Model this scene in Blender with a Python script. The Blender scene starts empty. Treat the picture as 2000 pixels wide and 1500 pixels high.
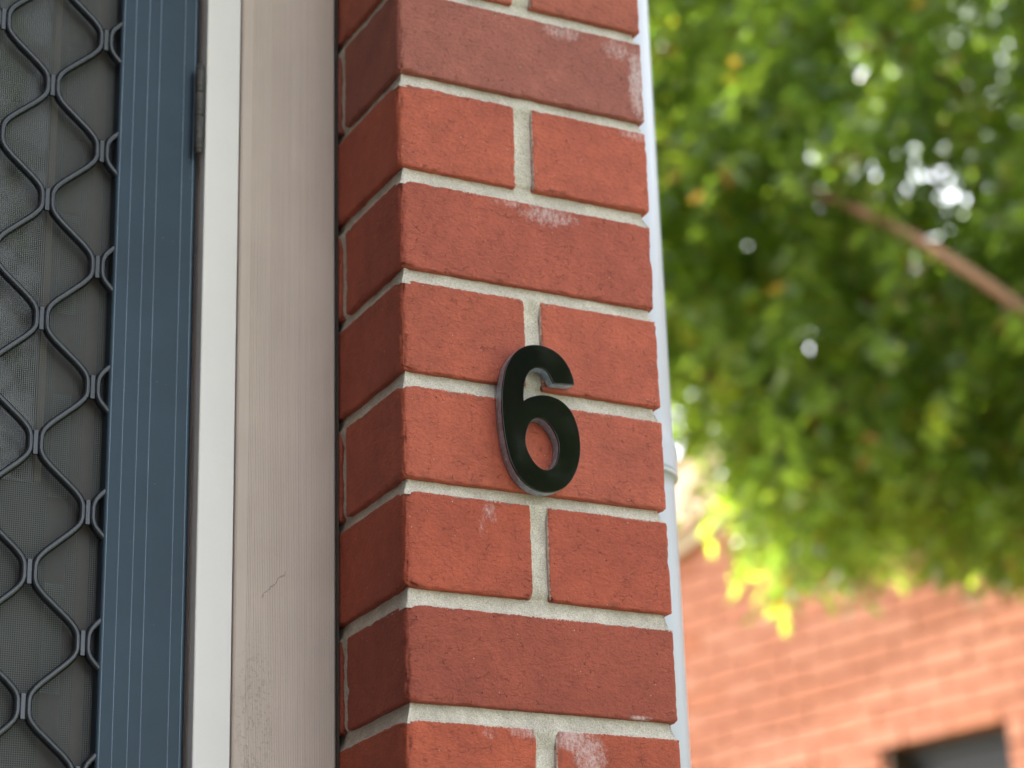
import bpy, bmesh, math, random
import numpy as np
from mathutils import Vector, Matrix, noise

# ------------------------------------------------------------------ camera
scene = bpy.context.scene
COL = scene.collection
CAM = Vector((-0.66923, -1.45870, -0.95414))
YAW, PITCH, ROLL = 0.482402, 0.360980, -0.031307
fw = Vector((math.sin(YAW)*math.cos(PITCH), math.cos(YAW)*math.cos(PITCH), math.sin(PITCH)))
r0 = Vector((math.cos(YAW), -math.sin(YAW), 0)); u0 = r0.cross(fw)
cr = r0*math.cos(ROLL) + u0*math.sin(ROLL); cu = u0*math.cos(ROLL) - r0*math.sin(ROLL)
cd = bpy.data.cameras.new('camera'); cam = bpy.data.objects.new('camera', cd); COL.objects.link(cam)
m = Matrix((cr, cu, -fw)).transposed().to_4x4(); m.translation = CAM; cam.matrix_world = m
cd.sensor_width = 36; cd.lens = 36*4392.7/2000; cd.clip_start = .05; cd.clip_end = 2000
cd.dof.use_dof = True; cd.dof.focus_distance = 1.70; cd.dof.aperture_fstop = 4.7; cd.dof.aperture_blades = 0
scene.camera = cam

# ------------------------------------------------------------------ sky, sun, exposure
SUN_YAW, SUN_EL = math.radians(-18.5), math.radians(50)
w = bpy.data.worlds.new('World'); scene.world = w; w.use_nodes = True
nt = w.node_tree; nt.nodes.clear()
sky = nt.nodes.new('ShaderNodeTexSky'); sky.sky_type = 'NISHITA'; sky.sun_disc = False
sky.sun_elevation = SUN_EL; sky.sun_rotation = SUN_YAW; sky.air_density = 1.0; sky.dust_density = 6.0; sky.ozone_density = .6
bg = nt.nodes.new('ShaderNodeBackground'); bg.inputs['Strength'].default_value = .15
wo = nt.nodes.new('ShaderNodeOutputWorld')
hs = nt.nodes.new('ShaderNodeHueSaturation'); hs.inputs['Saturation'].default_value = .35      # thin high haze: a pale sky
nt.links.new(sky.outputs[0], hs.inputs['Color']); nt.links.new(hs.outputs[0], bg.inputs[0]); nt.links.new(bg.outputs[0], wo.inputs[0])
sd = bpy.data.lights.new('sun', 'SUN'); sun = bpy.data.objects.new('sun', sd); COL.objects.link(sun)
sd.energy = 4.5; sd.angle = math.radians(.53); sd.color = (1, .94, .85)
sdir = Vector((math.sin(SUN_YAW)*math.cos(SUN_EL), math.cos(SUN_YAW)*math.cos(SUN_EL), math.sin(SUN_EL)))
sun.rotation_euler = sdir.to_track_quat('Z', 'Y').to_euler(); sun.location = (0, 0, 12)
vs = scene.view_settings
vs.view_transform = 'Standard'; vs.look = 'None'; vs.gamma = 1; vs.use_curve_mapping = False; vs.exposure = 2.9
scene.cycles.use_denoising = True
scene.cycles.max_bounces = 10; scene.cycles.transparent_max_bounces = 16
scene.cycles.sample_clamp_indirect = 8

GZ = -1.90          # ground level
random.seed(6); rng = np.random.default_rng(6)

# ------------------------------------------------------------------ helpers
def tag(o, label=None, cat=None, group=None, kind=None):
    if label: o['label'] = label
    if cat: o['category'] = cat
    if group: o['group'] = group
    if kind or label: o['kind'] = kind or 'thing'
    return o
def empty(name, loc=(0, 0, 0)):
    o = bpy.data.objects.new(name, None); o.location = loc; o.empty_display_size = .1; COL.objects.link(o); return o
def link(name, me, mat=None, parent=None, loc=None):
    o = bpy.data.objects.new(name, me); COL.objects.link(o)
    if mat and not me.materials: me.materials.append(mat)
    if loc is not None: o.location = loc
    if parent: o.parent = parent
    return o
def put(o, parent):
    """parent keeping world coordinates (parents here are unrotated empties unless noted)"""
    o.parent = parent; o.matrix_parent_inverse = parent_matrix(parent).inverted(); return o
def parent_matrix(p):
    return Matrix.LocRotScale(p.location, p.rotation_euler, p.scale) if not p.parent else parent_matrix(p.parent) @ p.matrix_parent_inverse @ Matrix.LocRotScale(p.location, p.rotation_euler, p.scale)
def mesh(name, v, f, smooth=False):
    me = bpy.data.meshes.new(name); me.from_pydata([tuple(map(float, p)) for p in v], [], f); me.update()
    if smooth: me.polygons.foreach_set('use_smooth', [True]*len(me.polygons))
    return me
def box_mesh(name, x0, x1, y0, y1, z0, z1, bev=0, seg=2):
    bm = bmesh.new(); bmesh.ops.create_cube(bm, size=1)
    bmesh.ops.scale(bm, vec=(x1-x0, y1-y0, z1-z0), verts=bm.verts)
    bmesh.ops.translate(bm, vec=((x0+x1)/2, (y0+y1)/2, (z0+z1)/2), verts=bm.verts)
    if bev: bmesh.ops.bevel(bm, geom=bm.edges[:], offset=bev, segments=seg, affect='EDGES', profile=.5)
    me = bpy.data.meshes.new(name); bm.to_mesh(me); bm.free(); return me
def box(name, b, mat, parent=None, bev=0):
    o = link(name, box_mesh(name, *b, bev=bev), mat)
    return put(o, parent) if parent else o
def extrude_profile(name, prof, z0, z1, mat, parent=None, smooth=False, steps=1):
    """closed xy profile swept straight up"""
    n = len(prof); v = []; f = []
    for s in range(steps+1):
        z = z0+(z1-z0)*s/steps; v += [(x, y, z) for x, y in prof]
    for s in range(steps):
        for i in range(n):
            j = (i+1) % n; a = s*n; f.append((a+i, a+j, a+n+j, a+n+i))
    f.append(tuple(range(n))[::-1]); f.append(tuple(range(steps*n, steps*n+n)))
    me = mesh(name, v, f, smooth)
    bm = bmesh.new(); bm.from_mesh(me); bmesh.ops.recalc_face_normals(bm, faces=bm.faces); bm.to_mesh(me); bm.free()
    o = link(name, me, mat)
    return put(o, parent) if parent else o
def lathe_mesh(name, prof, n=40):
    v = []; f = []
    for r, z in prof:
        for i in range(n):
            a = 2*math.pi*i/n; v.append((r*math.cos(a), r*math.sin(a), z))
    for k in range(len(prof)-1):
        for i in range(n):
            j = (i+1) % n; f.append((k*n+i, k*n+j, k*n+n+j, k*n+n+i))
    f.append(tuple(range(n))[::-1]); f.append(tuple(range((len(prof)-1)*n, len(prof)*n)))
    return mesh(name, v, f, True)
def tube(v, f, pts, rad, sides=7, close=True):
    """append a tapered tube through pts to lists v, f"""
    pts = [Vector(p) for p in pts]; base = len(v); up = Vector((.13, .21, .97))
    for i, p in enumerate(pts):
        d = (pts[min(i+1, len(pts)-1)]-pts[max(i-1, 0)]).normalized()
        a = d.cross(up); a = a.normalized() if a.length > 1e-3 else Vector((1, 0, 0)); b = d.cross(a)
        r = rad[i] if hasattr(rad, '__len__') else rad
        for k in range(sides):
            t = 2*math.pi*k/sides; v.append(tuple(p+a*r*math.cos(t)+b*r*math.sin(t)))
    for i in range(len(pts)-1):
        for k in range(sides):
            l = (k+1) % sides; f.append((base+i*sides+k, base+i*sides+l, base+(i+1)*sides+l, base+(i+1)*sides+k))
    if close:
        f.append(tuple(base+k for k in range(sides))[::-1]); e = base+(len(pts)-1)*sides; f.append(tuple(e+k for k in range(sides)))

# ------------------------------------------------------------------ materials
class NM:
    def __init__(s, name):
        s.m = bpy.data.materials.new(name); s.m.use_nodes = True; s.t = s.m.node_tree
        s.b = s.t.nodes['Principled BSDF']; s.out = s.t.nodes['Material Output']
    def n(s, typ, **k):
        nd = s.t.nodes.new('ShaderNode'+typ)
        for a, b in k.items(): setattr(nd, a, b)
        return nd
    def l(s, a, b): s.t.links.new(a, b)
    def val(s, sock, v):
        if hasattr(v, 'links') or hasattr(v, 'is_output'): s.l(v, sock)
        else: sock.default_value = v
    def math(s, op, a, b=None, c=None, clamp=False):
        nd = s.n('Math', operation=op); nd.use_clamp = clamp; s.val(nd.inputs[0], a)
        if b is not None: s.val(nd.inputs[1], b)
        if c is not None: s.val(nd.inputs[2], c)
        return nd.outputs[0]
    def mix(s, f, a, b, typ='MIX'):
        nd = s.n('MixRGB', blend_type=typ); s.val(nd.inputs[0], f)
        for i, x in ((1, a), (2, b)):
            if isinstance(x, tuple): nd.inputs[i].default_value = (*x, 1) if len(x) == 3 else x
            else: s.l(x, nd.inputs[i])
        return nd.outputs[0]
    def pos(s): return s.n('NewGeometry').outputs['Position']
    def mapv(s, vec, scale=(1, 1, 1), rot=(0, 0, 0)):
        nd = s.n('Mapping'); s.l(vec, nd.inputs[0]); nd.inputs['Scale'].default_value = scale; nd.inputs['Rotation'].default_value = rot; return nd.outputs[0]
    def noise(s, vec, scale, detail=4, rough=.55, dist=0):
        nd = s.n('TexNoise'); s.l(vec, nd.inputs['Vector']); nd.inputs['Scale'].default_value = scale
        nd.inputs['Detail'].default_value = detail; nd.inputs['Roughness'].default_value = rough; nd.inputs['Distortion'].default_value = dist
        return nd.outputs[0]
    def voro(s, vec, scale, feature='F1', rnd=1):
        nd = s.n('TexVoronoi', feature=feature); s.l(vec, nd.inputs['Vector']); nd.inputs['Scale'].default_value = scale; nd.inputs['Randomness'].default_value = rnd
        return nd.outputs['Distance']
    def step(s, x, a, b):
        nd = s.n('MapRange', interpolation_type='SMOOTHSTEP'); s.l(x, nd.inputs[0]); nd.inputs[1].default_value = a; nd.inputs[2].default_value = b; return nd.outputs[0]
    def ramp(s, x, stops):
        nd = s.n('ValToRGB'); s.l(x, nd.inputs[0]); e = nd.color_ramp.elements
        while len(e) < len(stops): e.new(.5)
        for el, (p, c) in zip(e, stops): el.position = p; el.color = (*c, 1)
        return nd.outputs[0]
    def bump(s, h, dist=.001, strength=1, prev=None):
        nd = s.n('Bump'); nd.inputs['Strength'].default_value = strength; nd.inputs['Distance'].default_value = dist; s.l(h, nd.inputs['Height'])
        if prev: s.l(prev, nd.inputs['Normal'])
        return nd.outputs[0]
    def set(s, color=None, rough=None, metal=None, normal=None, spec=None, **k):
        if color is not None:
            if isinstance(color, tuple): s.b.inputs['Base Color'].default_value = (*color, 1)
            else: s.l(color, s.b.inputs['Base Color'])
        if rough is not None: s.val(s.b.inputs['Roughness'], rough)
        if metal is not None: s.val(s.b.inputs['Metallic'], metal)
        if normal is not None: s.l(normal, s.b.inputs['Normal'])
        if spec is not None: s.b.inputs['Specular IOR Level'].default_value = spec
        for a, b in k.items(): s.val(s.b.inputs[a.replace('_', ' ')], b)
        return s.m

def mat_brick_hero():
    M = NM('fired_clay_brick'); p = M.pos()
    oi = M.n('ObjectInfo'); tint = oi.outputs['Color']
    big = M.noise(p, 14, 3); mid = M.noise(p, 70, 4); fine = M.noise(p, 420, 4, .65)
    c = M.mix(1, tint, M.ramp(big, [(.3, (.86, .84, .86)), (.7, (1.12, 1.12, 1.08))]), 'MULTIPLY')
    c = M.mix(1, c, M.ramp(mid, [(.3, (.88, .87, .87)), (.7, (1.1, 1.1, 1.1))]), 'MULTIPLY')
    c = M.mix(1, c, M.ramp(fine, [(.3, (.86, .84, .84)), (.7, (1.1, 1.11, 1.11))]), 'MULTIPLY')
    # hairline crazing in the fired skin
    pd = M.n('VectorMath', operation='ADD'); M.l(p, pd.inputs[0])
    nv = M.n('TexNoise'); M.l(p, nv.inputs['Vector']); nv.inputs['Scale'].default_value = 90; nv.inputs['Detail'].default_value = 4
    ns = M.n('VectorMath', operation='SCALE'); M.l(nv.outputs['Color'], ns.inputs[0]); ns.inputs['Scale'].default_value = .011
    M.l(ns.outputs[0], pd.inputs[1])
    pm = M.mapv(pd.outputs[0], (.75, 1, 1.7), (0, .3, 0))
    ed = M.voro(pm, 150, 'DISTANCE_TO_EDGE')
    crack = M.math('MULTIPLY', M.math('SUBTRACT', 1, M.step(ed, .0, .055)), M.step(M.noise(p, 110, 5, .75), .46, .70))
    c = M.mix(M.math('MULTIPLY', crack, .38), c, (.10, .028, .02))
    # pale grit and dark pits
    sp = M.math('MULTIPLY', M.math('SUBTRACT', 1, M.step(M.voro(p, 170), .07, .13)), M.step(M.noise(p, 60, 2), .55, .62))
    c = M.mix(M.math('MULTIPLY', sp, .75), c, (.55, .36, .24))
    pit = M.math('MULTIPLY', M.math('SUBTRACT', 1, M.step(M.voro(M.mapv(p, (1.3, 1, 1)), 115), .06, .12)), M.step(M.noise(p, 33, 2), .52, .6))
    c = M.mix(M.math('MULTIPLY', pit, .7), c, (.05, .018, .013))
    # lime bloom
    at = M.n('Attribute', attribute_name='salt'); sv = at.outputs['Fac']
    sm = M.math('ADD', sv, M.math('MULTIPLY', M.math('SUBTRACT', M.noise(M.mapv(p, (1, 1, .6)), 260, 8, .8), .5), 2.6))
    sm = M.math('MULTIPLY', M.step(sm, .30, 1.15), M.step(sv, .02, .3))
    c = M.mix(M.math('MULTIPLY', sm, .7), c, (.62, .50, .50))
    rm = M.n('Attribute', attribute_name='rim').outputs['Fac']
    rmk = M.math('MULTIPLY', M.step(M.math('ADD', rm, M.math('MULTIPLY', M.math('SUBTRACT', M.noise(p, 520, 4, .7), .5), 2.2)), .62, .92), M.step(rm, .0, .25))
    c = M.mix(M.math('MULTIPLY', rmk, .85), c, (.56, .51, .45))
    # worn chipped arris from geometry
    ch = M.n('Attribute', attribute_name='chip').outputs['Fac']
    c = M.mix(M.math('MULTIPLY', M.step(ch, .35, .9), .5), c, (.22, .06, .04))
    h = M.math('ADD', M.math('MULTIPLY', M.noise(M.mapv(p, (1, 1, 1.7), (0, .5, 0)), 190, 5, .62), 1.0), M.math('MULTIPLY', fine, .35))
    h = M.math('SUBTRACT', h, M.math('MULTIPLY', crack, .55)); h = M.math('SUBTRACT', h, M.math('MULTIPLY', pit, .6)); h = M.math('ADD', h, M.math('MULTIPLY', sp, .4))
    return M.set(c, M.math('ADD', .62, M.math('MULTIPLY', fine, .2)), normal=M.bump(h, .0017, 1), spec=.35)
def mat_mortar(name='lime_mortar', base=(.62, .575, .51)):
    M = NM(name); p = M.pos()
    g = M.noise(p, 900, 3, .7); mid = M.noise(p, 90, 4); big = M.noise(p, 22, 3)
    c = M.mix(M.step(big, .35, .7), base, tuple(x*.86 for x in base))
    c = M.mix(1, c, M.ramp(mid, [(.3, (.86, .85, .83)), (.65, (1.06, 1.06, 1.06))]), 'MULTIPLY')
    c = M.mix(1, c, M.ramp(g, [(.3, (.58, .56, .53)), (.6, (1.1, 1.1, 1.1))]), 'MULTIPLY')
    d = M.n('Attribute', attribute_name='joint_dark').outputs['Fac']
    gm = M.step(M.math('ADD', d, M.math('MULTIPLY', M.math('SUBTRACT', M.noise(p, 130, 5, .7), .5), 1.2)), .45, 1.0)
    c = M.mix(M.math('MULTIPLY', gm, .68), c, (.15, .135, .11))
    h = M.math('ADD', M.math('MULTIPLY', g, .8), mid)
    return M.set(c, .9, normal=M.bump(h, .0011, .9), spec=.2)
def mat_plain(name, color, rough=.5, metal=0, spec=.5, var=.1, scale=20, bumps=0, bscale=300):
    M = NM(name); p = M.pos(); n = M.noise(p, scale, 4)
    c = M.mix(1, color, M.ramp(n, [(.3, (1-var,)*3), (.7, (1+var,)*3)]), 'MULTIPLY') if True else None
    nm = M.bump(M.noise(p, bscale, 4), bumps, 1) if bumps else None
    return M.set(c, M.math('ADD', rough-.05, M.math('MULTIPLY', n, .1)), metal, nm, spec)
# MixRGB with a tuple as first colour goes through NM.mix

M_BRICK = mat_brick_hero(); M_MORT = mat_mortar()
M_PIPE = mat_plain('white_pvc', (.40, .425, .485), .38, var=.03, scale=6)
M_CREAM = mat_plain('cream_gloss_paint', (.755, .73, .73), .4, var=.03, scale=9, bumps=.0002, bscale=120)
M_REV = mat_plain('shaded_reveal_brown', (.17, .11, .09), .7)  # brown carries the shade inside the narrow jamb reveal

def mat_board():
    M = NM('taupe_sawn_paint'); p = M.pos()
    n = M.noise(M.mapv(p, (1, 1, .08)), 160, 4); b = M.noise(p, 12, 3); fl = M.noise(M.mapv(p, (1, 1, .5)), 420, 4)
    c = M.mix(1, (.575, .485, .435), M.ramp(b, [(.3, (.94, .93, .93)), (.7, (1.05, 1.05, 1.05))]), 'MULTIPLY')
    c = M.mix(1, c, M.ramp(n, [(.3, (.975, .97, .965)), (.7, (1.02, 1.02, 1.02))]), 'MULTIPLY')
    # flaking worn paint low on the board, with its own ragged outline
    sx = M.n('SeparateXYZ'); M.l(p, sx.inputs[0])
    dx = M.math('MULTIPLY', M.math('ADD', sx.outputs[0], .070), 55); dz = M.math('MULTIPLY', M.math('ADD', sx.outputs[2], .585), 14)
    rr = M.math('SQRT', M.math('ADD', M.math('MULTIPLY', dx, dx), M.math('MULTIPLY', dz, dz)))
    patch = M.math('MULTIPLY', M.math('SUBTRACT', 1, M.step(rr, .4, 1.3)), M.step(M.noise(p, 330, 5, .7), .53, .6))
    c = M.mix(M.math('MULTIPLY', patch, .25), c, (.23, .17, .13))
    # short diagonal split in the paint
    lx = M.math('ADD', sx.outputs[0], .0545); lz = M.math('ADD', sx.outputs[2], .477)
    wob = M.math('MULTIPLY', M.math('SUBTRACT', M.noise(p, 260, 3), .5), .006)
    dl = M.math('ABSOLUTE', M.math('ADD', M.math('SUBTRACT', M.math('MULTIPLY', lx, .72), M.math('MULTIPLY', lz, .69)), wob))
    al = M.math('ABSOLUTE', M.math('ADD', M.math('MULTIPLY', lx, .69), M.math('MULTIPLY', lz, .72)))
    crk = M.math('MULTIPLY', M.math('SUBTRACT', 1, M.step(dl, .0002, .0007)), M.math('SUBTRACT', 1, M.step(al, .012, .017)))
    c = M.mix(M.math('MULTIPLY', crk, .45), c, (.07, .045, .03))
    h = M.math('SUBTRACT', M.math('ADD', n, M.math('MULTIPLY', fl, .6)), M.math('ADD', crk, patch))
    return M.set(c, .62, normal=M.bump(h, .0003, .7), spec=.35)
M_BOARD = mat_board()
def mat_powder(name, col, metal=.1, rough=.30, spec=.65):
    M = NM(name); p = M.pos(); n = M.noise(p, 700, 3); b = M.noise(p, 16, 4)
    sp = M.math('MULTIPLY', M.math('SUBTRACT', 1, M.step(M.voro(p, 130), .05, .1)), M.step(M.noise(p, 50, 2), .56, .64))
    c = M.mix(1, col, M.ramp(b, [(.3, (.88,)*3), (.7, (1.1,)*3)]), 'MULTIPLY')
    c = M.mix(M.math('MULTIPLY', sp, .5), c, (.16, .17, .18))
    return M.set(c, M.math('ADD', rough, M.math('MULTIPLY', b, .12)), metal, M.bump(n, .00012, .8), spec)
M_STILE = mat_powder('slate_blue_powder_coat', (.028, .045, .064), .45, .34, .3)
M_BAR = mat_powder('charcoal_powder_coat', (.008, .012, .019), .2, .16, .8)
M_WIRE = mat_plain('grey_fibreglass_wire', (.115, .12, .118), .5)
def mat_hinge():
    M = NM('weathered_hinge_steel'); p = M.pos(); n = M.noise(M.mapv(p, (1, 1, 2)), 180, 4)
    c = M.ramp(n, [(.35, (.06, .06, .065)), (.62, (.10, .095, .09)), (.8, (.22, .11, .06))])
    return M.set(c, .6, .4, M.bump(n, .0004))
M_HINGE = mat_hinge()
def mat_face():
    M = NM('black_gloss_acrylic'); p = M.pos()
    sp = M.math('SUBTRACT', 1, M.step(M.voro(p, 260), .04, .09)); sp = M.math('MULTIPLY', sp, M.step(M.noise(p, 90, 2), .58, .66))
    c = M.mix(M.math('MULTIPLY', sp, .35), (.006, .0065, .006), (.10, .09, .08))
    return M.set(c, M.math('MULTIPLY', M.step(M.noise(p, 28, 5, .6), .3, .75), .20), spec=.5)
M_FACE = mat_face()
def mat_side():
    M = NM('brushed_steel_edge'); p = M.pos(); n = M.noise(p, 240, 5, .7)
    c = M.ramp(n, [(.3, (.17, .21, .26)), (.55, (.34, .41, .50)), (.75, (.62, .70, .80))])
    return M.set(c, M.math('ADD', .22, M.math('MULTIPLY', n, .2)), .35, M.bump(n, .0003))
M_SIDE = mat_side()

# ------------------------------------------------------------------ ground and house shell (shell is unseen, added to shade the porch)
def mat_ground():
    M = NM('dry_lawn'); p = M.pos(); n = M.noise(p, 3, 6); f = M.noise(p, 60, 4)
    c = M.ramp(n, [(.3, (.05, .075, .025)), (.6, (.09, .11, .04)), (.75, (.16, .14, .08))])
    c = M.mix(1, c, M.ramp(f, [(.3, (.7,)*3), (.7, (1.2,)*3)]), 'MULTIPLY')
    return M.set(c, .95, normal=M.bump(f, .03))
g = link('ground', mesh('ground', [(-1500, -1500, GZ-.06), (1500, -1500, GZ-.06), (1500, 1500, GZ-.06), (-1500, 1500, GZ-.06)], [(0, 1, 2, 3)]), mat_ground()); tag(g, kind='structure')
M_CONC = mat_plain('porch_concrete', (.21, .20, .185), .85, var=.12, scale=6, bumps=.002)
o = box('porch_floor', (-2.6, 1.3, -3.4, .40, GZ-.3, GZ), M_CONC); tag(o, kind='structure')
def mat_brick_far(name='far_brick_courses', c1=(.30, .095, .06), c2=(.36, .12, .08), mort=(.5, .46, .4), axis=0):
    M = NM(name); sx = M.n('SeparateXYZ'); M.l(M.n('TexCoord').outputs['Object'], sx.inputs[0])
    cb = M.n('CombineXYZ'); M.l(sx.outputs[axis], cb.inputs[0]); M.l(sx.outputs[2], cb.inputs[1])
    bt = M.n('TexBrick'); M.l(cb.outputs[0], bt.inputs['Vector']); bt.inputs['Color1'].default_value = (*c1, 1); bt.inputs['Color2'].default_value = (*c2, 1)
    bt.inputs['Mortar'].default_value = (*mort, 1); bt.inputs['Scale'].default_value = 1; bt.inputs['Brick Width'].default_value = .24
    bt.inputs['Row Height'].default_value = .086; bt.inputs['Mortar Size'].default_value = .005
    return M.set(bt.outputs[0], .85, normal=M.bump(bt.outputs['Fac'], -.004))
M_OWN_X = mat_brick_far(axis=0); M_OWN_Y = mat_brick_far('far_brick_courses_side', axis=1)
M_SOFFIT = mat_plain('porch_lining', (.42, .40, .37), .7, var=.04)
o = box('shade_wall_left', (-1.52, -1.28, -6.0, .28, GZ, 2.6), mat_plain('shade_wall_grey', (.22, .195, .18), .85, var=.08, scale=4)); tag(o, kind='structure')  # unseen wall, added to darken the pillar's left face
o = box('wall_front', (-1.279, -1.02, .13, .36, GZ, .62), M_OWN_X); tag(o, kind='structure')
o = box('wall_back', (-1.02, .225, .36, 7.5, GZ, .62), M_OWN_Y); tag(o, kind='structure')  # unseen house body, added to block the sun
o = box('wall_over_door', (-1.02, -.001, .14, .355, .30, .62), M_OWN_X); tag(o, kind='structure')
o = box('shade_ceiling', (-2.3, .42, -.28, 7.9, .62, .70), M_SOFFIT); tag(o, kind='structure')  # unseen ceiling, added to cut the sky light on the porch
M_TILE = mat_plain('roof_tile', (.22, .10, .07), .8, var=.2, scale=8)
o = link('roof', mesh('roof', [(-7, -.32, .71), (.45, -.32, .71), (.45, 8, .71), (-7, 8, .71), (-5, 3.5, 2.4), (-1.8, 3.5, 2.4)],
         [(0, 1, 5, 4), (1, 2, 5), (2, 3, 4, 5), (3, 0, 4), (3, 2, 1, 0)]), M_TILE); tag(o, kind='structure')  # unseen roof, added to keep the sun off the porch

# ------------------------------------------------------------------ brick pillar
def axis_lines(L, fine, step=.0042):
    e = [0, .0005, .0011, .0018, .0027, .0040, .0060] if fine else [0, .002, .005]
    n = max(1, round((L-2*e[-1])/step)); mid = [e[-1]+(L-2*e[-1])*i/n for i in range(1, n)]
    return e+mid+[L-x for x in e[::-1]]
SALT = [(.224, -.040, .010, .042, 1.0), (.206, -.012, .020, .012, .7), (.152, -.006, .024, .010, .75), (.219, -.090, .020, .007, .7),
        (.132, -.180, .034, .012, .8), (.100, -.176, .03, .004, .6), (.072, -.440, .008, .012, .65), (.066, -.452, .004, .014, .5), (.098, -.607, .018, .008, .75),
        (.068, -.609, .010, .008, .45), (.134, -.610, .022, .012, .95), (.150, -.622, .018, .022, .85), (.125, -.260, .02, .003, .5), (.172, -.347, .018, .003, .5),
        (.196, -.590, .014, .003, .9), (.03, -.088, .05, .0025, .4)]
CHIPS = [(.004, -.248, .016, .005, .0034), (.108, -.5055, .012, .006, .0030), (.107, -.480, .005, .008, .0022), (.107, -.455, .005, .006, .0018), (.003, -.504, .012, .006, .0022),
         (.123, -.5045, .006, .007, .0026), (.232, -.427, .007, .007, .0035), (.228, -.19, .006, .02, .0020), (.002, -.20, .006, .03, .0012), (.228, -.235, .005, .02, .0014), (.106, -.43, .007, .006, .0024)]
def hero_brick(x0, x1, y0, y1, z0, z1, seed):
    X, Y, Z = (np.array(axis_lines(a, True)) for a in (x1-x0, y1-y0, z1-z0))
    if y1-y0 > .12: Y = np.array(axis_lines(y1-y0, True, .008))
    idx = {}; P = []; F = []
    def vid(i, j, k):
        t = (i, j, k)
        if t not in idx: idx[t] = len(P); P.append((X[i], Y[j], Z[k]))
        return idx[t]
    nx, ny, nz = len(X)-1, len(Y)-1, len(Z)-1
    for i in range(nx):
        for k in range(nz):
            F.append((vid(i, 0, k), vid(i+1, 0, k), vid(i+1, 0, k+1), vid(i, 0, k+1)))
            F.append((vid(i, ny, k), vid(i, ny, k+1), vid(i+1, ny, k+1), vid(i+1, ny, k)))
    for j in range(ny):
        for k in range(nz):
            F.append((vid(0, j, k), vid(0, j, k+1), vid(0, j+1, k+1), vid(0, j+1, k)))
            F.append((vid(nx, j, k), vid(nx, j+1, k), vid(nx, j+1, k+1), vid(nx, j, k+1)))
    for i in range(nx):
        for j in range(ny):
            F.append((vid(i, j, 0), vid(i, j+1, 0), vid(i+1, j+1, 0), vid(i+1, j, 0)))
            F.append((vid(i, j, nz), vid(i+1, j, nz), vid(i+1, j+1, nz), vid(i, j+1, nz)))
    P = np.array(P); L = np.array([x1-x0, y1-y0, z1-z0]); O = np.array([x0, y0, z0])
    rim = np.zeros(len(P)); out = np.empty_like(P); salt = np.zeros(len(P)); chip = np.zeros(len(P)); off = Vector((seed*3.7, seed*1.3, seed*.7))
    for a in range(len(P)):
        p = P[a]; W = p+O; wv = Vector(W)
        de = np.minimum(p, L-p); s2 = np.sort(de)[1]           # distance to the second nearest face = distance to an arris
        r = .0012; ex = 0
        if x0 < .01 and y0 < .01 and p[0] < .009 and p[1] < .009: r = .0048
        if s2 < .007:
            n1 = noise.noise(wv*70+off); n2 = noise.noise(wv*260+off); n3 = noise.noise(wv*700+off)
            ex = max(0, n1+.5*n2-.12)*.0042+max(0, n2+.7*n3)*.0030
            if W[1] < .01:
                for cx, cz, rx, rz, dd in CHIPS:
                    q = ((W[0]-cx)/rx)**2+((W[2]-cz)/rz)**2
                    if q < 1: ex += dd*(1-q)*(.7+.6*n2)
            r += ex
        q = np.minimum(np.maximum(p, r), L-r); d = p-q; ln = np.linalg.norm(d)
        # push the box surface onto a rounded box of local radius r
        if ln > 1e-9:
            on = de < 1e-7
            v = q+d/ln*min(ln, r) if ln > r or on.sum() > 1 else p
            if on.any():
                m2 = np.where(on, 0, 1); v = q+d/max(ln, 1e-9)*r
        else: v = p
        nrm = d/ln if ln > 1e-9 else d
        und = noise.noise(wv*24+off)*.00035+noise.noise(wv*95+off)*.00016
        out[a] = v+nrm*und
        chip[a] = min(1, ex/.0024) if s2 < .005 else 0
        if p[1] < .0035 or p[0] < .0035:
            d_ = L[2]-p[2]
            if p[1] < .0035:
                if x0 > .05: d_ = min(d_, p[0]*1.3)
                elif x1 < .15: d_ = min(d_, (L[0]-p[0])*1.2)
            lump = noise.noise(wv*38+off)+.5*noise.noise(wv*120+off)
            rim[a] = max(0, 1-d_/(.0024+.0030*max(0, lump+.1)))
        if W[1] < .003:
            for cx, cz, rx, rz, st in SALT:
                qq = ((W[0]-cx)/rx)**2+((W[2]-cz)/rz)**2
                if qq < 1: salt[a] = max(salt[a], st*(1-qq)**.6)
            # faint bloom creeping from the joint above
            if abs(z1-W[2]) < .004: salt[a] = max(salt[a], max(0, noise.noise(wv*45+off))*.4)
    c = L/2
    me = mesh('brick', out-c, F, True)
    for nm, arr in (('salt', salt), ('chip', chip), ('rim', rim)):
        at = me.attributes.new(nm, 'FLOAT', 'POINT'); at.data.foreach_set('value', arr.astype(np.float32))
    return me, O+c
pillar = tag(empty('brick_pillar', (.115, .175, GZ)), 'red brick pillar with pale mortar joints carrying the black number', 'pillar')
TINTS = {-2: (0.374, 0.095, 0.056), -1: (0.382, 0.104, 0.067), 0: (0.342, 0.109, 0.082), 1: (0.418, 0.097, 0.056), 2: (0.370, 0.084, 0.051), 3: (0.409, 0.093, 0.053), 4: (0.382, 0.088, 0.051), 5: (0.405, 0.084, 0.045), 6: (0.334, 0.073, 0.044), 7: (0.392, 0.083, 0.043), 8: (0.374, 0.083, 0.048), 9: (0.365, 0.083, 0.049)}
ZT = {1: -.0860, 2: -.1722, 3: -.2580, 4: -.3455, 5: -.4300, 6: -.5178, 7: -.6040}
ZB = {-1: .0105, 0: -.0756, 1: -.1600, 2: -.2472, 3: -.3333, 4: -.4202, 5: -.5050, 6: -.5910}
def zt(k): return ZT.get(k, -k*.086)
def zb(k): return ZB.get(k, -k*.086-.076)
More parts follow.
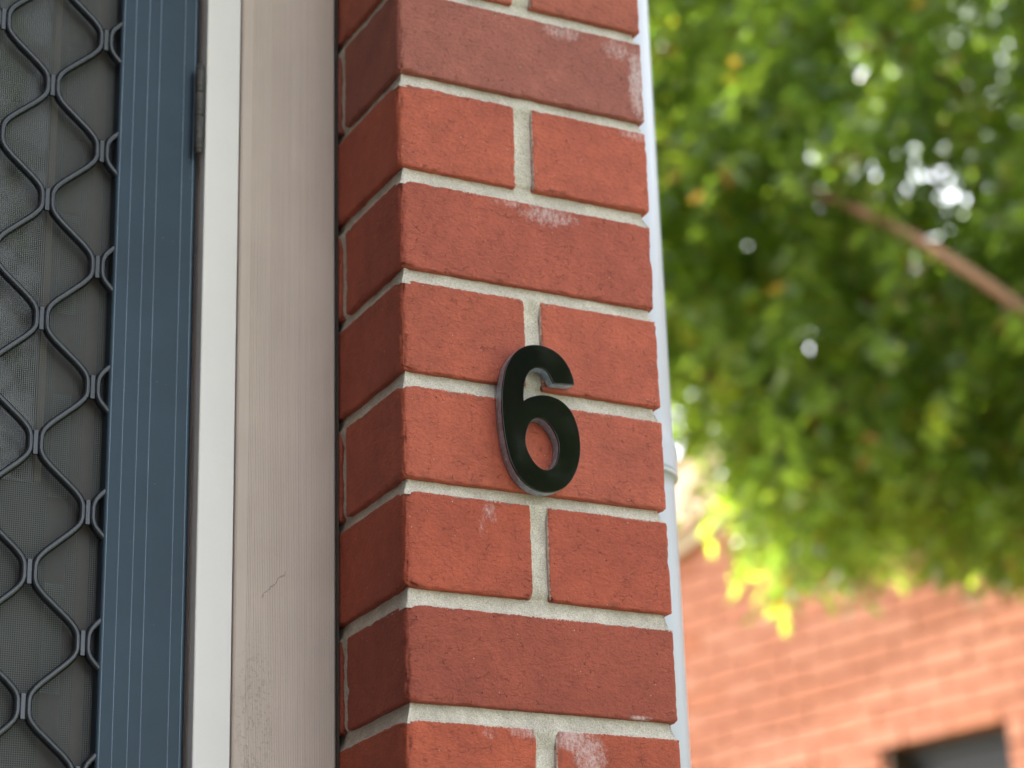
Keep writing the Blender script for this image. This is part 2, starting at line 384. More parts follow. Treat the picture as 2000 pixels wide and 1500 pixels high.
XJ = {-1: (.107, .123), 1: (.1048, .1200), 3: (.1085, .1218), 5: (.1075, .1215), 7: (.1068, .1222)}
lo_s = box_mesh('brick', -.115, .115, -.055, .055, -.038, .038, .003, 1); lo_s.materials.append(M_BRICK)
lo_h = box_mesh('brick', -.055, .055, -.115, .115, -.038, .038, .003, 1); lo_h.materials.append(M_BRICK)
def add_brick(me, loc, k):
    o = link('brick', me, M_BRICK, loc=tuple(loc)); put(o, pillar)
    t = TINTS.get(k, (.37, .108, .07)); j = 1+random.uniform(-.09, .07); o.color = (t[0]*j, t[1]*j, t[2]*j, 1); return o
k_top, k_bot = -7, 21
for k in range(k_top, k_bot+1):
    z1, z0 = zt(k), zb(k); hero = -2 <= k <= 9; zc = (z0+z1)/2
    if k % 2 == 0:                                           # a stretcher in front, two headers behind it
        if hero: add_brick(*hero_brick(random.uniform(-.0008, .0008), .2297, random.uniform(-.0006, .0006), .110, z0, z1, k+20), k)
        else: add_brick(lo_s, (.115, .055, zc), k)
        if hero: add_brick(*hero_brick(.0, .110, .121, .240, z0, z1, k+50), k)
        else: add_brick(lo_h, (.055, .236, zc), k)
        add_brick(lo_h, (.175, .236, zc), k)
    else:                                                    # two headers in front, a stretcher behind
        a, b = XJ.get(k, (.108, .121))
        if hero:
            add_brick(*hero_brick(random.uniform(-.0006, .0008), a, random.uniform(-.0006, .0006), .230, z0, z1, k+20), k)
            add_brick(*hero_brick(b, .2298, random.uniform(-.0006, .0006), .230, z0, z1, k+70), k)
        else:
            add_brick(lo_h, (.054, .115, zc), k); add_brick(lo_h, (.176, .115, zc), k)
        add_brick(lo_s, (.115, .296, zc), k)
# mortar: a core, then tooled joints in front of it
mv, mf, mg = [], [], []
def grid(rows):
    base = len(mv); n = len(rows[0])
    for r in rows:
        for p, gval in r: mv.append(p); mg.append(gval)
    for i in range(len(rows)-1):
        for j in range(n-1): mf.append((base+i*n+j, base+i*n+j+1, base+(i+1)*n+j+1, base+(i+1)*n+j))
def box_into(x0, x1, y0, y1, z0, z1):
    b = len(mv)
    for z in (z0, z1):
        for x, y in ((x0, y0), (x1, y0), (x1, y1), (x0, y1)): mv.append((x, y, z)); mg.append(0)
    for q in ((3, 2, 1, 0), (4, 5, 6, 7), (0, 1, 5, 4), (1, 2, 6, 5), (2, 3, 7, 6), (3, 0, 4, 7)): mf.append(tuple(b+i for i in q))
box_into(.009, .221, .009, .341, GZ, .62)
for k in range(k_top, k_bot):
    fine = -2 <= k <= 9; zhi, zlo = zb(k)+.0035, zt(k+1)-.0035; stepd = .0022 if fine else .05; nrow = 11 if fine else 4
    per = []
    segs = [((0, .35), (0, 0)), ((0, 0), (.23, 0)), ((.23, 0), (.23, .35)), ((.23, .35), (0, .35))]
    rows = []
    for ri in range(nrow):
        t = ri/(nrow-1); z = zhi+(zlo-zhi)*t; row = []
        for (ax, ay), (bx, by) in segs:
            L = math.hypot(bx-ax, by-ay); n = max(2, int(L/stepd)); nx_, ny_ = (by-ay)/L, -(bx-ax)/L   # outward normal (path runs so that outside is on this side)
            for i in range(n):
                s = i/n; x = ax+(bx-ax)*s; y = ay+(by-ay)*s
                # tooled profile: deep under the brick above, nearly flush on the brick below
                rec = .0050*(1-t)**1.4+.0011+.0014*math.sin(math.pi*t)
                wv = Vector((x, y, z+k)); nz_ = noise.noise(wv*55)*.0009+noise.noise(wv*190)*.0007+noise.noise(wv*520)*.00035 if fine else 0
                rec -= nz_
                rec = max(rec, .0001)
                cx = min(max(x, rec), .23-rec); cy = min(max(y, rec), .35-rec)
                row.append(((cx, cy, z), max(0, 1-t*2.2)*(.45+.55*noise.noise(Vector((x*14, y*14, k*3.1))) if fine else .3)))  # second value darkens towards the top of each bed joint
        row.append(row[0]); rows.append(row)
    grid(rows)
def perp(k, front, a, b):
    fine = -2 <= k <= 9; z1, z0 = zt(k)+.0005, zb(k)-.006; nz = 40 if fine else 3; nw = 9 if fine else 3; rows = []
    for i in range(nz+1):
        z = z1+(z0-z1)*i/nz; row = []
        for j in range(nw+1):
            t = j/nw; c = a-.003+(b-a+.006)*t; wv = Vector((c, z, k*1.7))
            rec = .0016+.0022*math.sin(math.pi*t)+.0018*abs(2*t-1)**3
            tail = max(0, (z0+.011-z)/.011); rec += .0055*min(1, tail*1.3)
            head = min(1, max(0, (z-(z1-.014))/.012)); rec *= 1-.85*head
            if fine: rec -= noise.noise(wv*60)*.0010+noise.noise(wv*210)*.0006+noise.noise(wv*600)*.0003
            rec = max(rec, .0003); gr = max(0, .25+.4*noise.noise(wv*30)) if fine else .2
            row.append((((c, rec, z) if front == 'f' else (rec, c, z) if front == 'l' else (.23-rec, c, z)), gr))
        rows.append(row if front != 'l' else row[::-1])
    grid(rows)
for k in range(k_top, k_bot+1):
    if k % 2: perp(k, 'f', *XJ.get(k, (.108, .121))); perp(k, 'l', .230, .241); perp(k, 'r', .230, .241)
    else: perp(k, 'l', .110, .121); perp(k, 'r', .110, .121)
me = mesh('mortar', mv, mf, True); at = me.attributes.new('joint_dark', 'FLOAT', 'POINT'); at.data.foreach_set('value', np.array(mg, np.float32))
put(link('mortar', me, M_MORT), pillar)

# ------------------------------------------------------------------ number on the pillar
def catmull(pts, n=6, closed=False):
    P = [np.array(p) for p in pts]; out = []; N = len(P)
    for i in range(N if closed else N-1):
        p1, p2 = P[i], P[(i+1) % N]
        p0 = P[(i-1) % N] if closed or i > 0 else 2*p1-p2
        p3 = P[(i+2) % N] if closed or i+2 < N else 2*p2-p1
        for s in range(n):
            t = s/n; out.append(.5*((2*p1)+(-p0+p2)*t+(2*p0-5*p1+4*p2-p3)*t*t+(-p0+3*p1-3*p2+p3)*t**3))
    if not closed: out.append(P[-1])
    return out
OUTER = [(.14395, -.33022), (.14341, -.32511), (.14115, -.31869), (.13756, -.31246), (.13228, -.307), (.12583, -.30329), (.11823, -.30133), (.11058, -.30127), (.10399, -.3028), (.09737, -.3061), (.0918, -.31109), (.08728, -.31744), (.08383, -.32464), (.08164, -.33314), (.08006, -.34254), (.07932, -.35279), (.07943, -.36288), (.08, -.37186), (.08099, -.38075), (.08233, -.38857), (.0842, -.3963), (.08712, -.40388), (.09112, -.41082), (.09655, -.41656), (.10298, -.42045), (.11035, -.42253), (.11783, -.42242), (.12541, -.42021), (.13169, -.41648), (.13733, -.41079), (.14179, -.40348), (.14487, -.39554), (.14682, -.38619), (.14713, -.377), (.14629, -.36896), (.14423, -.36107), (.14124, -.35431), (.13708, -.34924), (.13177, -.34537), (.12531, -.34321), (.1188, -.3425), (.11226, -.34333), (.1057, -.34549), (.10132, -.34764), (.09855, -.34977)]
INNER = [(.09855, -.34977), (.09865, -.34394), (.0993, -.33772), (.10056, -.33242), (.10257, -.3275), (.10541, -.32368), (.10931, -.32104), (.11315, -.32006), (.11729, -.32054), (.12068, -.32276), (.12324, -.32703), (.12522, -.3315)]
HOLE = [(.11047, -.36234), (.11478, -.36255), (.11901, -.36482), (.12264, -.3688), (.1257, -.37366), (.12757, -.37857), (.1282, -.38406), (.12753, -.3897), (.12589, -.39544), (.1231, -.40023), (.11956, -.40325), (.11532, -.4043), (.11107, -.40334), (.10691, -.40037), (.10334, -.39583), (.10084, -.39115), (.09941, -.38633), (.09905, -.38135), (.09976, -.37623), (.10156, -.37094), (.10386, -.36679), (.10664, -.36388)]
loops = [catmull(OUTER)[:-1]+catmull(INNER), catmull(HOLE, 6, True)]
def numeral(half, bev, ycen):
    cu_ = bpy.data.curves.new('n', 'CURVE'); cu_.dimensions = '2D'; cu_.fill_mode = 'BOTH'; cu_.extrude = half; cu_.bevel_depth = bev; cu_.bevel_resolution = 2; cu_.offset = -bev
    for lp in loops:
        sp = cu_.splines.new('POLY'); sp.points.add(len(lp)-1); sp.use_cyclic_u = True
        for q, (x, z) in zip(sp.points, lp): q.co = (x-.113, z+.362, 0, 1)
    ob = bpy.data.objects.new('n', cu_); COL.objects.link(ob); dg = bpy.context.evaluated_depsgraph_get(); dg.update()
    me = bpy.data.meshes.new_from_object(ob.evaluated_get(dg)); bpy.data.objects.remove(ob); bpy.data.curves.remove(cu_)
    co = np.empty(len(me.vertices)*3); me.vertices.foreach_get('co', co); co = co.reshape(-1, 3)
    co = np.stack([co[:, 0]+.113, ycen-co[:, 2], co[:, 1]-.362], 1); me.vertices.foreach_set('co', co.ravel()); me.materials.clear(); me.update()
    me.polygons.foreach_set('use_smooth', [abs(q.normal.y) < .98 for q in me.polygons]); me.set_sharp_from_angle(angle=math.radians(24)); me.update(); return me
num = tag(empty('house_number', (.113, 0, -.42)), 'glossy black raised numeral 6 with steel edges on the brick pillar', 'house number')
put(link('body', numeral(.0042, .0002, -.0055), M_SIDE), num)
put(link('face', numeral(.0007, .0004, -.0106), M_FACE), num)

# ------------------------------------------------------------------ downpipe behind the pillar's right edge
pipe = tag(empty('downpipe', (.3115, .20, GZ)), 'round white downpipe with a socket joint behind the right edge of the brick pillar', 'downpipe')
put(link('pipe_length', lathe_mesh('pipe_length', [(.0440, GZ-.05), (.0440, -.3400), (.0440, -.3218), (.0452, -.3225), (.0472, -.3200), (.0472, -.3190), (.0472, -.3000), (.0472, -.2990), (.0452, -.2880), (.0447, -.2860), (.0445, -.2700), (.0445, .61)], 64), M_PIPE, loc=(.3115, .20, 0)), pipe)
put(link('socket_ring', lathe_mesh('socket_ring', [(.0440, -.3260), (.0476, -.3258), (.0476, -.3228), (.0440, -.3226)], 64), mat_plain('grey_pipe_seal', (.42, .43, .45), .5), loc=(.3115, .20, 0)), pipe)

# ------------------------------------------------------------------ door surround
DH = .29
n_rib = 58; prof = []
bx0, bx1, by = -.0862, -.0022, .125
for i in range(n_rib):
    x = bx0+.0012+(bx1-bx0-.0024)*i/n_rib; wd = (bx1-bx0-.0024)/n_rib; dp = .00022+.00022*random.random()
    if i < 6: dp *= .25
    prof += [(x, by+dp), (x+wd*.30, by+.00003), (x+wd*.70, by+.00002*random.random())]
prof = [(bx0, by+.0012)]+prof+[(bx1, by+.0014), (bx1, by+.022), (bx0, by+.022)]
trim = extrude_profile('door_architrave', prof, GZ, DH+.08, M_BOARD); tag(trim, 'taupe painted sawn timber trim board between cream jamb and brick pillar', 'trim board')
put(link('gap_shade', box_mesh('gap_shade', -.0021, -.0004, .1225, .1460, GZ+.001, DH+.075), mat_plain('painted_gap_shade', (.045, .034, .028), .8)), trim)  # dark strip painted as the shade in the gap beside the pillar
jamb = tag(empty('door_jamb', (-.10, .14, GZ)), 'smooth cream painted door jamb strip beside the dark security door', 'door jamb')
box('jamb_face', (-.1165, -.0868, .1285, .170, GZ, DH), M_CREAM, jamb, .0012)
box('rebate', (-.1300, -.1166, .146, .1745, GZ, DH), M_REV, jamb)
box('door_stop', (-.196, -.1168, .180, .215, GZ, DH), mat_plain('stained_jamb', (.20, .095, .06), .6, var=.2, scale=40), jamb, .002)

# ------------------------------------------------------------------ security door
DX1, DX0 = -.1196, -.98
door = tag(empty('security_door', (-.55, .155, GZ)), 'dark slate security screen door with diamond grille and insect mesh', 'door')
def stile_profile(x0, x1, yf, yb, grooves):
    p = [(x0, yb), (x0, yf+.0016), (x0+.0005, yf+.0006), (x0+.0016, yf)]
    p += [(x1-.0030, yf), (x1-.0010, yf+.0012), (x1, yf+.0034), (x1, yb)]
    return p
gro = [-.1858, -.1760, -.1644, -.1545, -.1332, -.1240]
st = extrude_profile('stile', stile_profile(-.1886, DX1, .137, .172, gro), GZ+.012, DH-.01, M_STILE, door)
M_RIDGE = mat_powder('pale_slate_ridge', (.16, .22, .30))  # lighter slate tone for the raised ridges
for gx in gro:
    o = extrude_profile('ridge', [(gx-.00045, .13702), (gx-.0003, .13672), (gx, .1366), (gx+.0003, .13672), (gx+.00045, .13702)], GZ+.013, DH-.011, M_RIDGE); put(o, st)
extrude_profile('stile', stile_profile(DX0, DX0+.069, .137, .172, [DX0+.069+DX1*0-.0028-.0112*i for i in range(5, -1, -1)]), GZ+.012, DH-.01, M_STILE, door)
box('rail', (DX0+.07, -.189, .138, .171, DH-.08, DH-.011), M_STILE, door, .0015)
box('rail', (DX0+.07, -.189, .138, .171, GZ+.013, GZ+.11), M_STILE, door, .0015)
# zigzag grille bars
PZ, DXC = .1020, .0428; Z0 = -.0742+PZ*2        # nodes of one column sit at Z0 - k*PZ
HALF = DXC/2-.0041
def bar_mesh():
    pts = []; npz = 21
    for k in range(npz):
        zc = -k*PZ
        for side, zz in ((-1, zc), (1, zc-PZ/2)):
            x = side*HALF
            pts += [(x-side*.0085, zz+.0178), (x-side*.0050, zz+.0142), (x-side*.0023, zz+.0110), (x-side*.0007, zz+.0078), (x, zz+.0045), (x, zz), (x, zz-.0045), (x-side*.0007, zz-.0078), (x-side*.0023, zz-.0110), (x-side*.0050, zz-.0142), (x-side*.0085, zz-.0178)]
    v, f = [], []; S = 12
    for i, (x, z) in enumerate(pts):
        a = pts[max(i-1, 0)]; b = pts[min(i+1, len(pts)-1)]; dx, dz = b[0]-a[0], b[1]-a[1]; L = math.hypot(dx, dz); nx_, nz_ = -dz/L, dx/L
        for s in range(S):
            t = 2*math.pi*s/S; ca, sa = math.cos(t), math.sin(t)
            w_ = .0029*math.copysign(abs(ca)**.75, ca); d_ = .0040*math.copysign(abs(sa)**.75, sa); v.append((x+nx_*w_, d_, z+nz_*w_))
    for i in range(len(pts)-1):
        for s in range(S):
            l = (s+1) % S; f.append((i*S+s, (i+1)*S+s, (i+1)*S+l, i*S+l))
    me = mesh('grille_bar', v, f, True); me.materials.append(M_BAR)
    bm = bmesh.new(); bm.from_mesh(me); bmesh.ops.recalc_face_normals(bm, faces=bm.faces); bm.to_mesh(me); bm.free(); return me
bar = bar_mesh(); tabm = box_mesh('weld_tab', -.0020, .0020, -.0012, .0012, -.0098, .0098, .0005, 2); tabm.materials.append(M_BAR)
cAB = -.2432
for c in range(-17, 3):
    # bar c lies between node columns c-1 and c, node column c at cAB + c*DXC
    xc = cAB+(c-.5)*DXC
    if xc-HALF < DX0+.05: continue
    if c == 2: xc = cAB+1.5*DXC
    sh = 0 if c % 2 else PZ/2
    o = link('grille_bar', bar, loc=(xc, .1412, Z0+(0 if c % 2 else -PZ/2)+PZ*(0 if c % 2 else 1)*1)); put(o, door)
    if c >= 2: continue
for c in range(-2, 2):
    for k in range(0, 21):
        zc = Z0-PZ*k-(PZ/2 if c % 2 else 0)
        if GZ+.12 < zc < DH-.09: put(link('weld_tab', tabm, loc=(cAB+c*DXC, .1396, zc)), door)
# insect mesh, real crossing wires
wv_, wf_ = [], []
def wire(x0, x1, z0, z1, y0, y1):
    b = len(wv_)
    for z in (z0, z1):
        for x, y in ((x0, y0), (x1, y0), (x1, y1), (x0, y1)): wv_.append((x, y, z))
    for q in ((0, 1, 5, 4), (1, 2, 6, 5), (2, 3, 7, 6), (3, 0, 4, 7)) if z1-z0 > x1-x0 else ((0, 1, 5, 4), (2, 3, 7, 6), (0, 3, 2, 1), (4, 5, 6, 7)): wf_.append(tuple(b+i for i in q))
pw, th = .00165, .00024
x = -.55
while x < -.17: wire(x-th, x+th, -.95, .21, .1500, .1505); x += pw
z = -.95
while z < .21: wire(-.55, -.17, z-th, z+th, .15055, .1510); z += pw
me = mesh('insect_screen', wv_, wf_); o = link('insect_screen', me, M_WIRE); put(o, door); o['kind'] = 'stuff'
# hinge
hg = put(empty('hinge', (-.1222, .1275, -.075)), door)
for a, b in ((-.0362, -.0602), (-.0609, -.0822), (-.0829, -.1128)):
    put(link('knuckle', lathe_mesh('knuckle', [(.0030, b), (.0037, b+.0008), (.0037, a-.0008), (.0030, a)], 20), M_HINGE, loc=(-.1222, .1285, 0)), hg)
put(link('pin', lathe_mesh('pin', [(.0020, -.1165), (.0030, -.1155), (.0030, -.0345), (.0020, -.0335)], 16), M_HINGE, loc=(-.1222, .1285, 0)), hg)

# inner door behind the mesh
M_DOORIN = mat_plain('dark_stained_timber', (.030, .026, .024), .5, var=.25, scale=30)
inn = tag(empty('inner_door', (-.55, .27, GZ)), 'dark glazed timber front door seen through the insect mesh', 'door')
box('door_slab', (-.97, -.1975, .262, .298, GZ+.012, DH-.01), M_DOORIN, inn, .002)
def mat_glass():
    M = NM('obscure_door_glass'); p = M.pos(); n = M.noise(p, 8, 3)
    return M.set((.02, .026, .022), .12, spec=1.0, normal=M.bump(n, .02, .4))
box('glass_pane', (-.90, -.2130, .2590, .2618, -.372, DH-.12), mat_glass(), inn)
M_STRIP = mat_plain('pale_tan_strip', (.36, .26, .17), .5, var=.15, scale=60)
box('pale_strip', (-.2125, -.2065, .2535, .2619, -.372, DH-.12), M_STRIP, inn, .001)  # pale upright strip along the edge of the pane

# ------------------------------------------------------------------ neighbouring brick house
WD = Vector((-.2278, .9737, 0)); W0 = Vector((4.65987, 5.90046, 0)); UX = -WD; NY = Vector((.9737, .2278, 0))
HM = Matrix((UX, NY, Vector((0, 0, 1)))).transposed().to_4x4(); HM.translation = W0
nb = tag(empty('neighbour_house'), 'salmon brick gabled house with cream eave seen blurred below the tree', 'house'); nb.matrix_world = HM
nb.location = W0; nb.rotation_euler = HM.to_euler()
def np_(o):                                   # part given in the house's own frame: x along the wall, y into it, z up
    o.parent = nb; return o
SL = .287
def ztop(u): return 1.851+SL*(u+.884) if u < 3.4 else 1.851+SL*(4.284)-SL*(u-3.4)
UA, UB = -3.2, 5.2
def mat_nb_brick():
    M = NM('salmon_brick'); p = M.n('TexCoord').outputs['Object']; oi = M.n('ObjectInfo')
    n = M.noise(M.pos(), 9, 4); f = M.noise(M.pos(), 90, 4)
    rnd = M.n('Attribute', attribute_name='tone').outputs['Fac']
    sel = M.math('FRACT', M.math('ADD', M.math('MULTIPLY', oi.outputs['Random'], 1.0), rnd))
    c = M.ramp(sel, [(0, (.345, .118, .060)), (.35, (.38, .140, .077)), (.7, (.41, .162, .095)), (1, (.35, .114, .050))])
    c = M.mix(1, c, M.ramp(f, [(.3, (.9,)*3), (.7, (1.08,)*3)]), 'MULTIPLY')
    return M.set(c, .85, normal=M.bump(f, .002))
M_NB = mat_nb_brick(); M_NBM = mat_mortar('shaded_joint_mortar', (.23, .095, .052))  # mortar colour darkened to hold the shadow of the raked joints
def solid(name, poly, y0, y1, mat):           # polygon in (u, z) extruded in y
    n = len(poly); v = [(u, y0, z) for u, z in poly]+[(u, y1, z) for u, z in poly]
    f = [tuple(range(n)), tuple(range(n, 2*n))[::-1]]+[(i, n+i, n+(i+1) % n, (i+1) % n) for i in range(n)]
    me = mesh(name, v, f); bm = bmesh.new(); bm.from_mesh(me); bmesh.ops.triangulate(bm, faces=[q for q in bm.faces if len(q.verts) > 4]); bmesh.ops.recalc_face_normals(bm, faces=bm.faces); bm.to_mesh(me); bm.free()
    return np_(link(name, me, mat))
WIN = (.2, .79, -.42, .795)                   # u0 u1 z0 z1
# wall core round the window opening, 9 mm behind the brick faces
for a, b, lo, hi in ((UA, WIN[0], GZ-.1, None), (WIN[1], UB, GZ-.1, None), (WIN[0], WIN[1], WIN[3], None), (WIN[0], WIN[1], GZ-.1, WIN[2])):
    poly = [(a, lo), (b, lo)]+([(b, hi), (a, hi)] if hi is not None else [(b, ztop(b))]+([(3.4, ztop(3.4))] if a < 3.4 < b else [])+[(a, ztop(a))])
    solid('wall_core', poly, .017, .23, M_NBM)
bmesh_std = box_mesh('brick', -.1178, .1178, 0, .05, -.038, .038, .003, 1); bmesh_std.materials.append(M_NB)
bmesh_half = box_mesh('brick', -.0545, .0545, 0, .05, -.038, .038, .003, 1); bmesh_half.materials.append(M_NB)
sv, sf, st = [], [], []
row = 0; z = GZ+.043+.029
while z < 3.2:
    u = UA+.12+(.12 if row % 2 else 0)
    while u < UB-.1:
        zc = z; L = .1178; uc = u; skip = False
        if z-.038 > max(ztop(u-.115), ztop(u+.115))-.004: skip = True
        if WIN[2]-.03 < z < WIN[3]-.01:
            lo, hi = u-.115, u+.115
            if lo < WIN[1] and hi > WIN[0]:
                if lo < WIN[0]-.05: hi = WIN[0]
                elif hi > WIN[1]+.05: lo = WIN[1]
                else: skip = True
                uc = (lo+hi)/2; L = (hi-lo)/2
        if not skip:
            dep = random.uniform(-.0015, .0015)
            if -1.15 < u < 1.2 and .50 < z < 2.15:
                o = np_(link('brick', bmesh_std, loc=(uc, dep, zc)))
                if L < .117: o.scale = (L/.1178, 1, 1)
            else:
                b = len(sv)
                for zz in (z-.038, z+.038):
                    for xx, yy in ((uc-L, dep), (uc+L, dep), (uc+L, dep+.04), (uc-L, dep+.04)): sv.append((xx, yy, zz))
                st += [random.random()]*8
                for q in ((0, 1, 5, 4), (1, 2, 6, 5), (3, 0, 4, 7), (4, 5, 6, 7), (0, 3, 2, 1)): sf.append(tuple(b+i for i in q))
        u += .24
    z += .086; row += 1
me = mesh('brick_field', sv, sf); at = me.attributes.new('tone', 'FLOAT', 'POINT'); at.data.foreach_set('value', np.array(st, np.float32))
o = np_(link('brick_field', me, M_NB)); o['kind'] = 'stuff'
# window
M_WF = mat_plain('charcoal_window_frame', (.022, .022, .023), .5); M_WG = NM('dark_window_glass').set((.030, .031, .034), .35, spec=.2)
win = np_(empty('window', (0, 0, 0)))
def wb(name, b, mt, bev=.003): o = link(name, box_mesh(name, *b, bev=bev), mt); o.parent = win; return o
a, b, c, d = WIN
wb('frame', (a+.001, a+.045, .085, .14, c+.002, d-.002), M_WF); wb('frame', (b-.045, b-.001, .085, .14, c+.002, d-.002), M_WF)
wb('frame', (a+.046, b-.046, .085, .14, d-.046, d-.002), M_WF); wb('frame', (a+.046, b-.046, .085, .14, c+.002, c+.046), M_WF)
wb('pane', (a+.046, b-.046, .108, .114, c+.047, d-.047), M_WG, 0); wb('reveal', (a+.0005, a+.012, .003, .084, c+.002, d-.002), mat_plain('dark_reveal', (.05, .035, .03), .8), 0)
wb('sill', (a-.02, b+.02, -.03, .084, c-.05, c+.001), M_WF)
# eave: moulding at the wall top, sloping soffit, barge board, roof sheet
M_NBC = mat_plain('cream_eave_paint', (.62, .50, .37), .6, var=.04); M_NBS = mat_plain('peach_soffit_paint', (.52, .34, .23), .7, var=.05)
def rake(name, y0, y1, lo, hi, mat):
    for ua, ub in ((UA-.4, 3.4), (3.4, UB+2.2)):
        za, zb_ = (1.851+SL*(ua+.884) if ub <= 3.4 else ztop(3.4)), (ztop(3.4) if ub <= 3.4 else ztop(ub))
        solid(name, [(ua, za+lo), (ub, zb_+lo), (ub, zb_+hi), (ua, za+hi)], y0, y1, mat)
rake('moulding', -.028, .012, .000, .075, M_NBC)
rake('soffit', -.05, .23, .0755, .090, M_NBS)
rake('barge_board', -.075, -.0505, .070, .36, M_NBS)
rake('roof_slope', -.08, 6.0, .361, .40, M_TILE)

# ------------------------------------------------------------------ trees
TYAW = math.radians(35.9); LAT = Vector((math.cos(TYAW), -math.sin(TYAW), 0)); DEP = Vector((math.sin(TYAW), math.cos(TYAW), 0))
TC = Vector((3.245, 3.95, 0))                 # reference point below the crown's near middle
def mat_leaf():
    M = NM('narrow_leaf'); t = M.n('Attribute', attribute_name='tint').outputs['Fac']
    c = M.ramp(t, [(0, (.042, .078, .024)), (.4, (.082, .135, .032)), (.75, (.135, .19, .04)), (.93, (.20, .23, .04)), (.965, (.34, .20, .03)), (1, (.30, .12, .04))])
    tc = M.ramp(t, [(0, (.19, .33, .035)), (.5, (.34, .50, .04)), (.93, (.46, .56, .035)), (.965, (.55, .32, .04)), (1, (.4, .2, .05))])
    M.set(c, .30, spec=.55)
    tr = M.n('BsdfTranslucent'); M.l(tc, tr.inputs['Color'])
    mx = M.n('MixShader'); mx.inputs[0].default_value = .6; M.l(M.b.outputs[0], mx.inputs[1]); M.l(tr.outputs[0], mx.inputs[2]); M.l(mx.outputs[0], M.out.inputs['Surface'])
    return M.m
M_LEAF = mat_leaf()
M_BARK = mat_plain('red_brown_bark', (.23, .13, .075), .85, var=.3, scale=25, bumps=.004, bscale=60)
ZMIN_S = [-3, -.62, -.51, -.414, -.335, -.303, -.19, -.11, .016, .096, .19, .335, .494, .574, .9, 1.6, 3]
ZMIN_Z = [1.6, 1.50, 1.48, 1.50, 1.42, 1.16, .93, .82, .90, 1.0, .90, .88, .84, .84, .84, 1.0, 1.4]
def sprays(n, center, rad, seed, per=30, leaf=(.045, .078), under=True):
    R = np.random.default_rng(seed); V = []; T = []
    la, de = np.array(LAT), np.array(DEP); up = np.array([0, 0, 1.])
    cnt = 0
    while cnt < n:
        q = R.uniform(-1, 1, 3); rr_ = np.linalg.norm(q)
        if rr_ > 1 or R.random() > .35+.65*rr_**1.5: continue
        # lumpy crown: thin out where a coarse noise is low
        P = np.array(center)+la*q[0]*rad[0]+de*q[1]*rad[1]+up*q[2]*rad[2]
        if noise.noise(Vector(P)*1.7+Vector((seed, 0, 0))) < -.38: continue
        if under:
            rel = P-np.array(TC); s = rel@la; dd = rel@de
            lim = np.interp(s, ZMIN_S, ZMIN_Z)+.25*dd
            Ls = R.uniform(.16, .36)
            if s > .15 and P[2] > 1.9 and R.random() < .42: continue
            if P[2]-Ls*.8 < lim-R.uniform(0, .03): continue
        else: Ls = R.uniform(.2, .45)
        cnt += 1
        a = R.uniform(0, 2*math.pi); d = np.array([math.cos(a)*.6, math.sin(a)*.6, -R.uniform(.3, 1.3)]); d /= np.linalg.norm(d)
        age = R.normal(.42, .16)
        k = per; ts = (np.arange(k)+R.random(k))/k
        base = P+np.outer(ts*Ls, d)+np.outer(-(ts**2)*.06, up)+R.normal(0, .012, (k, 3))
        ang = R.uniform(0, 2*math.pi, k)
        ld = d*.4+np.stack([np.cos(ang), np.sin(ang), -.75+1.1*R.random(k)], 1)*.9; ld /= np.linalg.norm(ld, axis=1)[:, None]
        rv = R.normal(size=(k, 3)); wdv = np.cross(ld, rv); wdv /= np.linalg.norm(wdv, axis=1)[:, None]; nn = np.cross(wdv, ld)
        L_ = R.uniform(*leaf, k)[:, None]; W_ = L_*R.uniform(.15, .21, k)[:, None]
        pts = np.stack([base, base+ld*L_*.35+wdv*W_+nn*W_*.35, base+ld*L_*.35-wdv*W_+nn*W_*.35, base+ld*L_*.72+wdv*W_*.7-up*L_*.06+nn*W_*.25, base+ld*L_*.72-wdv*W_*.7-up*L_*.06+nn*W_*.25, base+ld*L_-up*L_*.14], 1)
        V.append(pts.reshape(-1, 3)); tt = np.clip(age+R.normal(0, .16, k), 0, .93); old = R.random(k) < .018; tt[old] = R.uniform(.95, 1, old.sum()); T.append(np.repeat(tt, 6))
    V = np.concatenate(V); T = np.concatenate(T); nl = len(V)//6
    b = (np.arange(nl)*6)[:, None]
    tri = np.concatenate([b+np.array([[0, 2, 1]]), b+np.array([[1, 2, 4]]), b+np.array([[1, 4, 3]]), b+np.array([[3, 4, 5]])], 1).reshape(-1, 3)
    me = bpy.data.meshes.new('crown'); me.vertices.add(len(V)); me.vertices.foreach_set('co', V.ravel()); me.loops.add(tri.size); me.loops.foreach_set('vertex_index', tri.ravel().astype(np.int32))
    me.polygons.add(len(tri)); me.polygons.foreach_set('loop_start', np.arange(0, tri.size, 3, dtype=np.int32)); me.polygons.foreach_set('use_smooth', [True]*len(tri))
    at = me.attributes.new('tint', 'FLOAT', 'POINT'); at.data.foreach_set('value', T.astype(np.float32)); me.update(); me.validate(); return me
def limb(pts, r0_, r1_): 
    P = catmull(pts, 5); return P, [r0_+(r1_-r0_)*i/(len(P)-1) for i in range(len(P))]
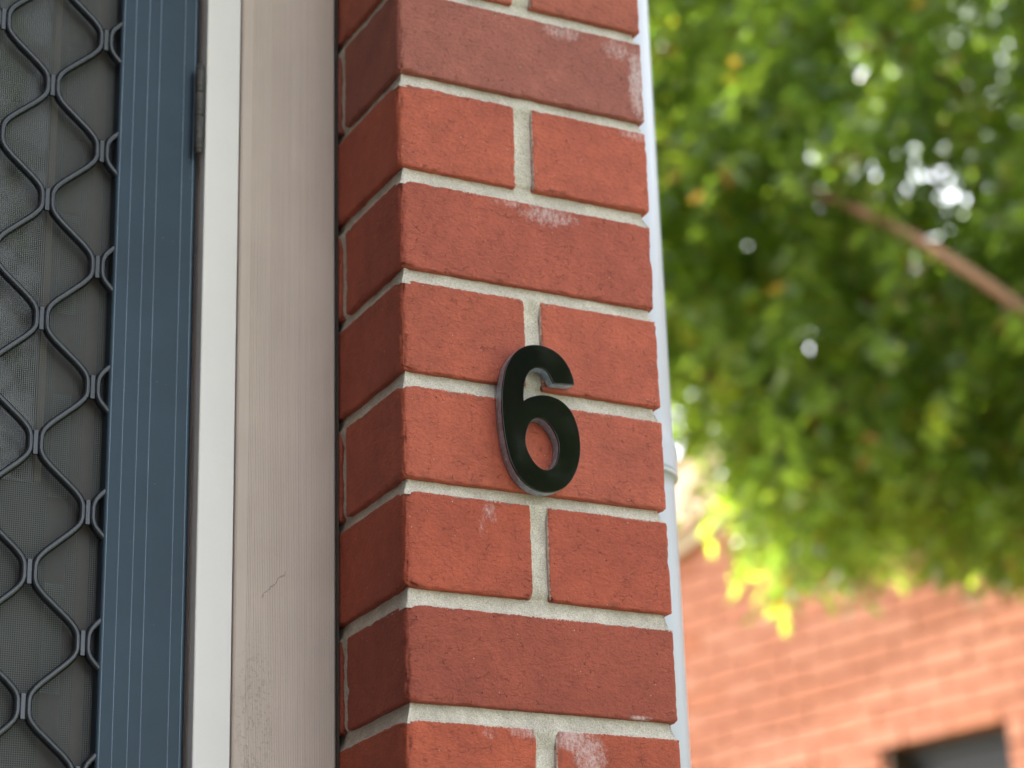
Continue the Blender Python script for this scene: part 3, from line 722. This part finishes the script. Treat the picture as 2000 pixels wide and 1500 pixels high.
def build_tree(label, base, limbs, crowns, group=None):
    t = tag(empty('leafy_tree', base), label, 'tree', group)
    v, f = [], []
    P, R_ = limb(limbs[0][0], *limbs[0][1]); tube(v, f, P, R_, 12); put(link('trunk', mesh('trunk', v, f, True), M_BARK), t)
    for pts, rr_ in limbs[1:]:
        v, f = [], []; P, R_ = limb(pts, *rr_); tube(v, f, P, R_, 9); put(link('branch', mesh('branch', v, f, True), M_BARK), t)
    for cme in crowns: o = put(link('crown', cme, M_LEAF), t); o['kind'] = 'stuff'
    return t
near_crown = sprays(4500, (3.55, 3.85, 2.30), (1.8, 1.1, 1.8), 3)
TB = (4.35, 3.25, GZ-.06)
limbs = [([TB, (4.33, 3.27, -.6), (4.25, 3.32, .6), (4.12, 3.40, 1.45), (3.98, 3.45, 2.2), (3.8, 3.6, 3.2)], (.13, .035)),
         ([(4.28, 3.31, .35), (3.65, 2.86, 1.02), (3.16, 2.85, 1.31), (2.90, 3.13, 1.665), (2.80, 3.75, 2.1), (2.4, 4.1, 2.3)], (.027, .006)),
         ([(4.28, 3.31, .3), (3.6, 3.2, .98), (3.30, 3.55, 1.26), (3.01, 3.63, 1.28), (2.84, 3.69, 1.34), (2.6, 3.85, 1.45)], (.034, .008)),
         ([(4.0, 3.45, 2.1), (3.55, 3.6, 2.5), (3.0, 3.9, 3.1)], (.04, .012)),
         ([(4.1, 3.4, 1.6), (3.85, 3.9, 1.9), (3.4, 4.3, 2.0), (2.9, 4.5, 1.9)], (.035, .01)),
         ([(3.29, 3.62, 1.96), (3.1, 3.7, 1.7), (3.0, 3.8, 1.3)], (.016, .006)), ([(3.76, 3.50, 1.68), (3.6, 3.5, 1.4), (3.5, 3.6, 1.15)], (.016, .006))]
near_tree = build_tree('leafy green tree with drooping narrow leaves filling the space right of the pillar', TB, limbs, [near_crown])

def copy_tree(root, shift, label, cat):
    r = root.copy(); COL.objects.link(r); r.location = Vector(root.location)+Vector(shift); r.scale = (1.5,)*3; tag(r, label, cat)
    for ch in [c for c in bpy.data.objects if c.parent == root]:
        c = ch.copy(); COL.objects.link(c); c.parent = r; c.matrix_parent_inverse = ch.matrix_parent_inverse
    return r
copy_tree(near_tree, (1.5, -12.75, 0), 'garden tree opposite the porch mirrored dark green in the black numeral', 'tree')
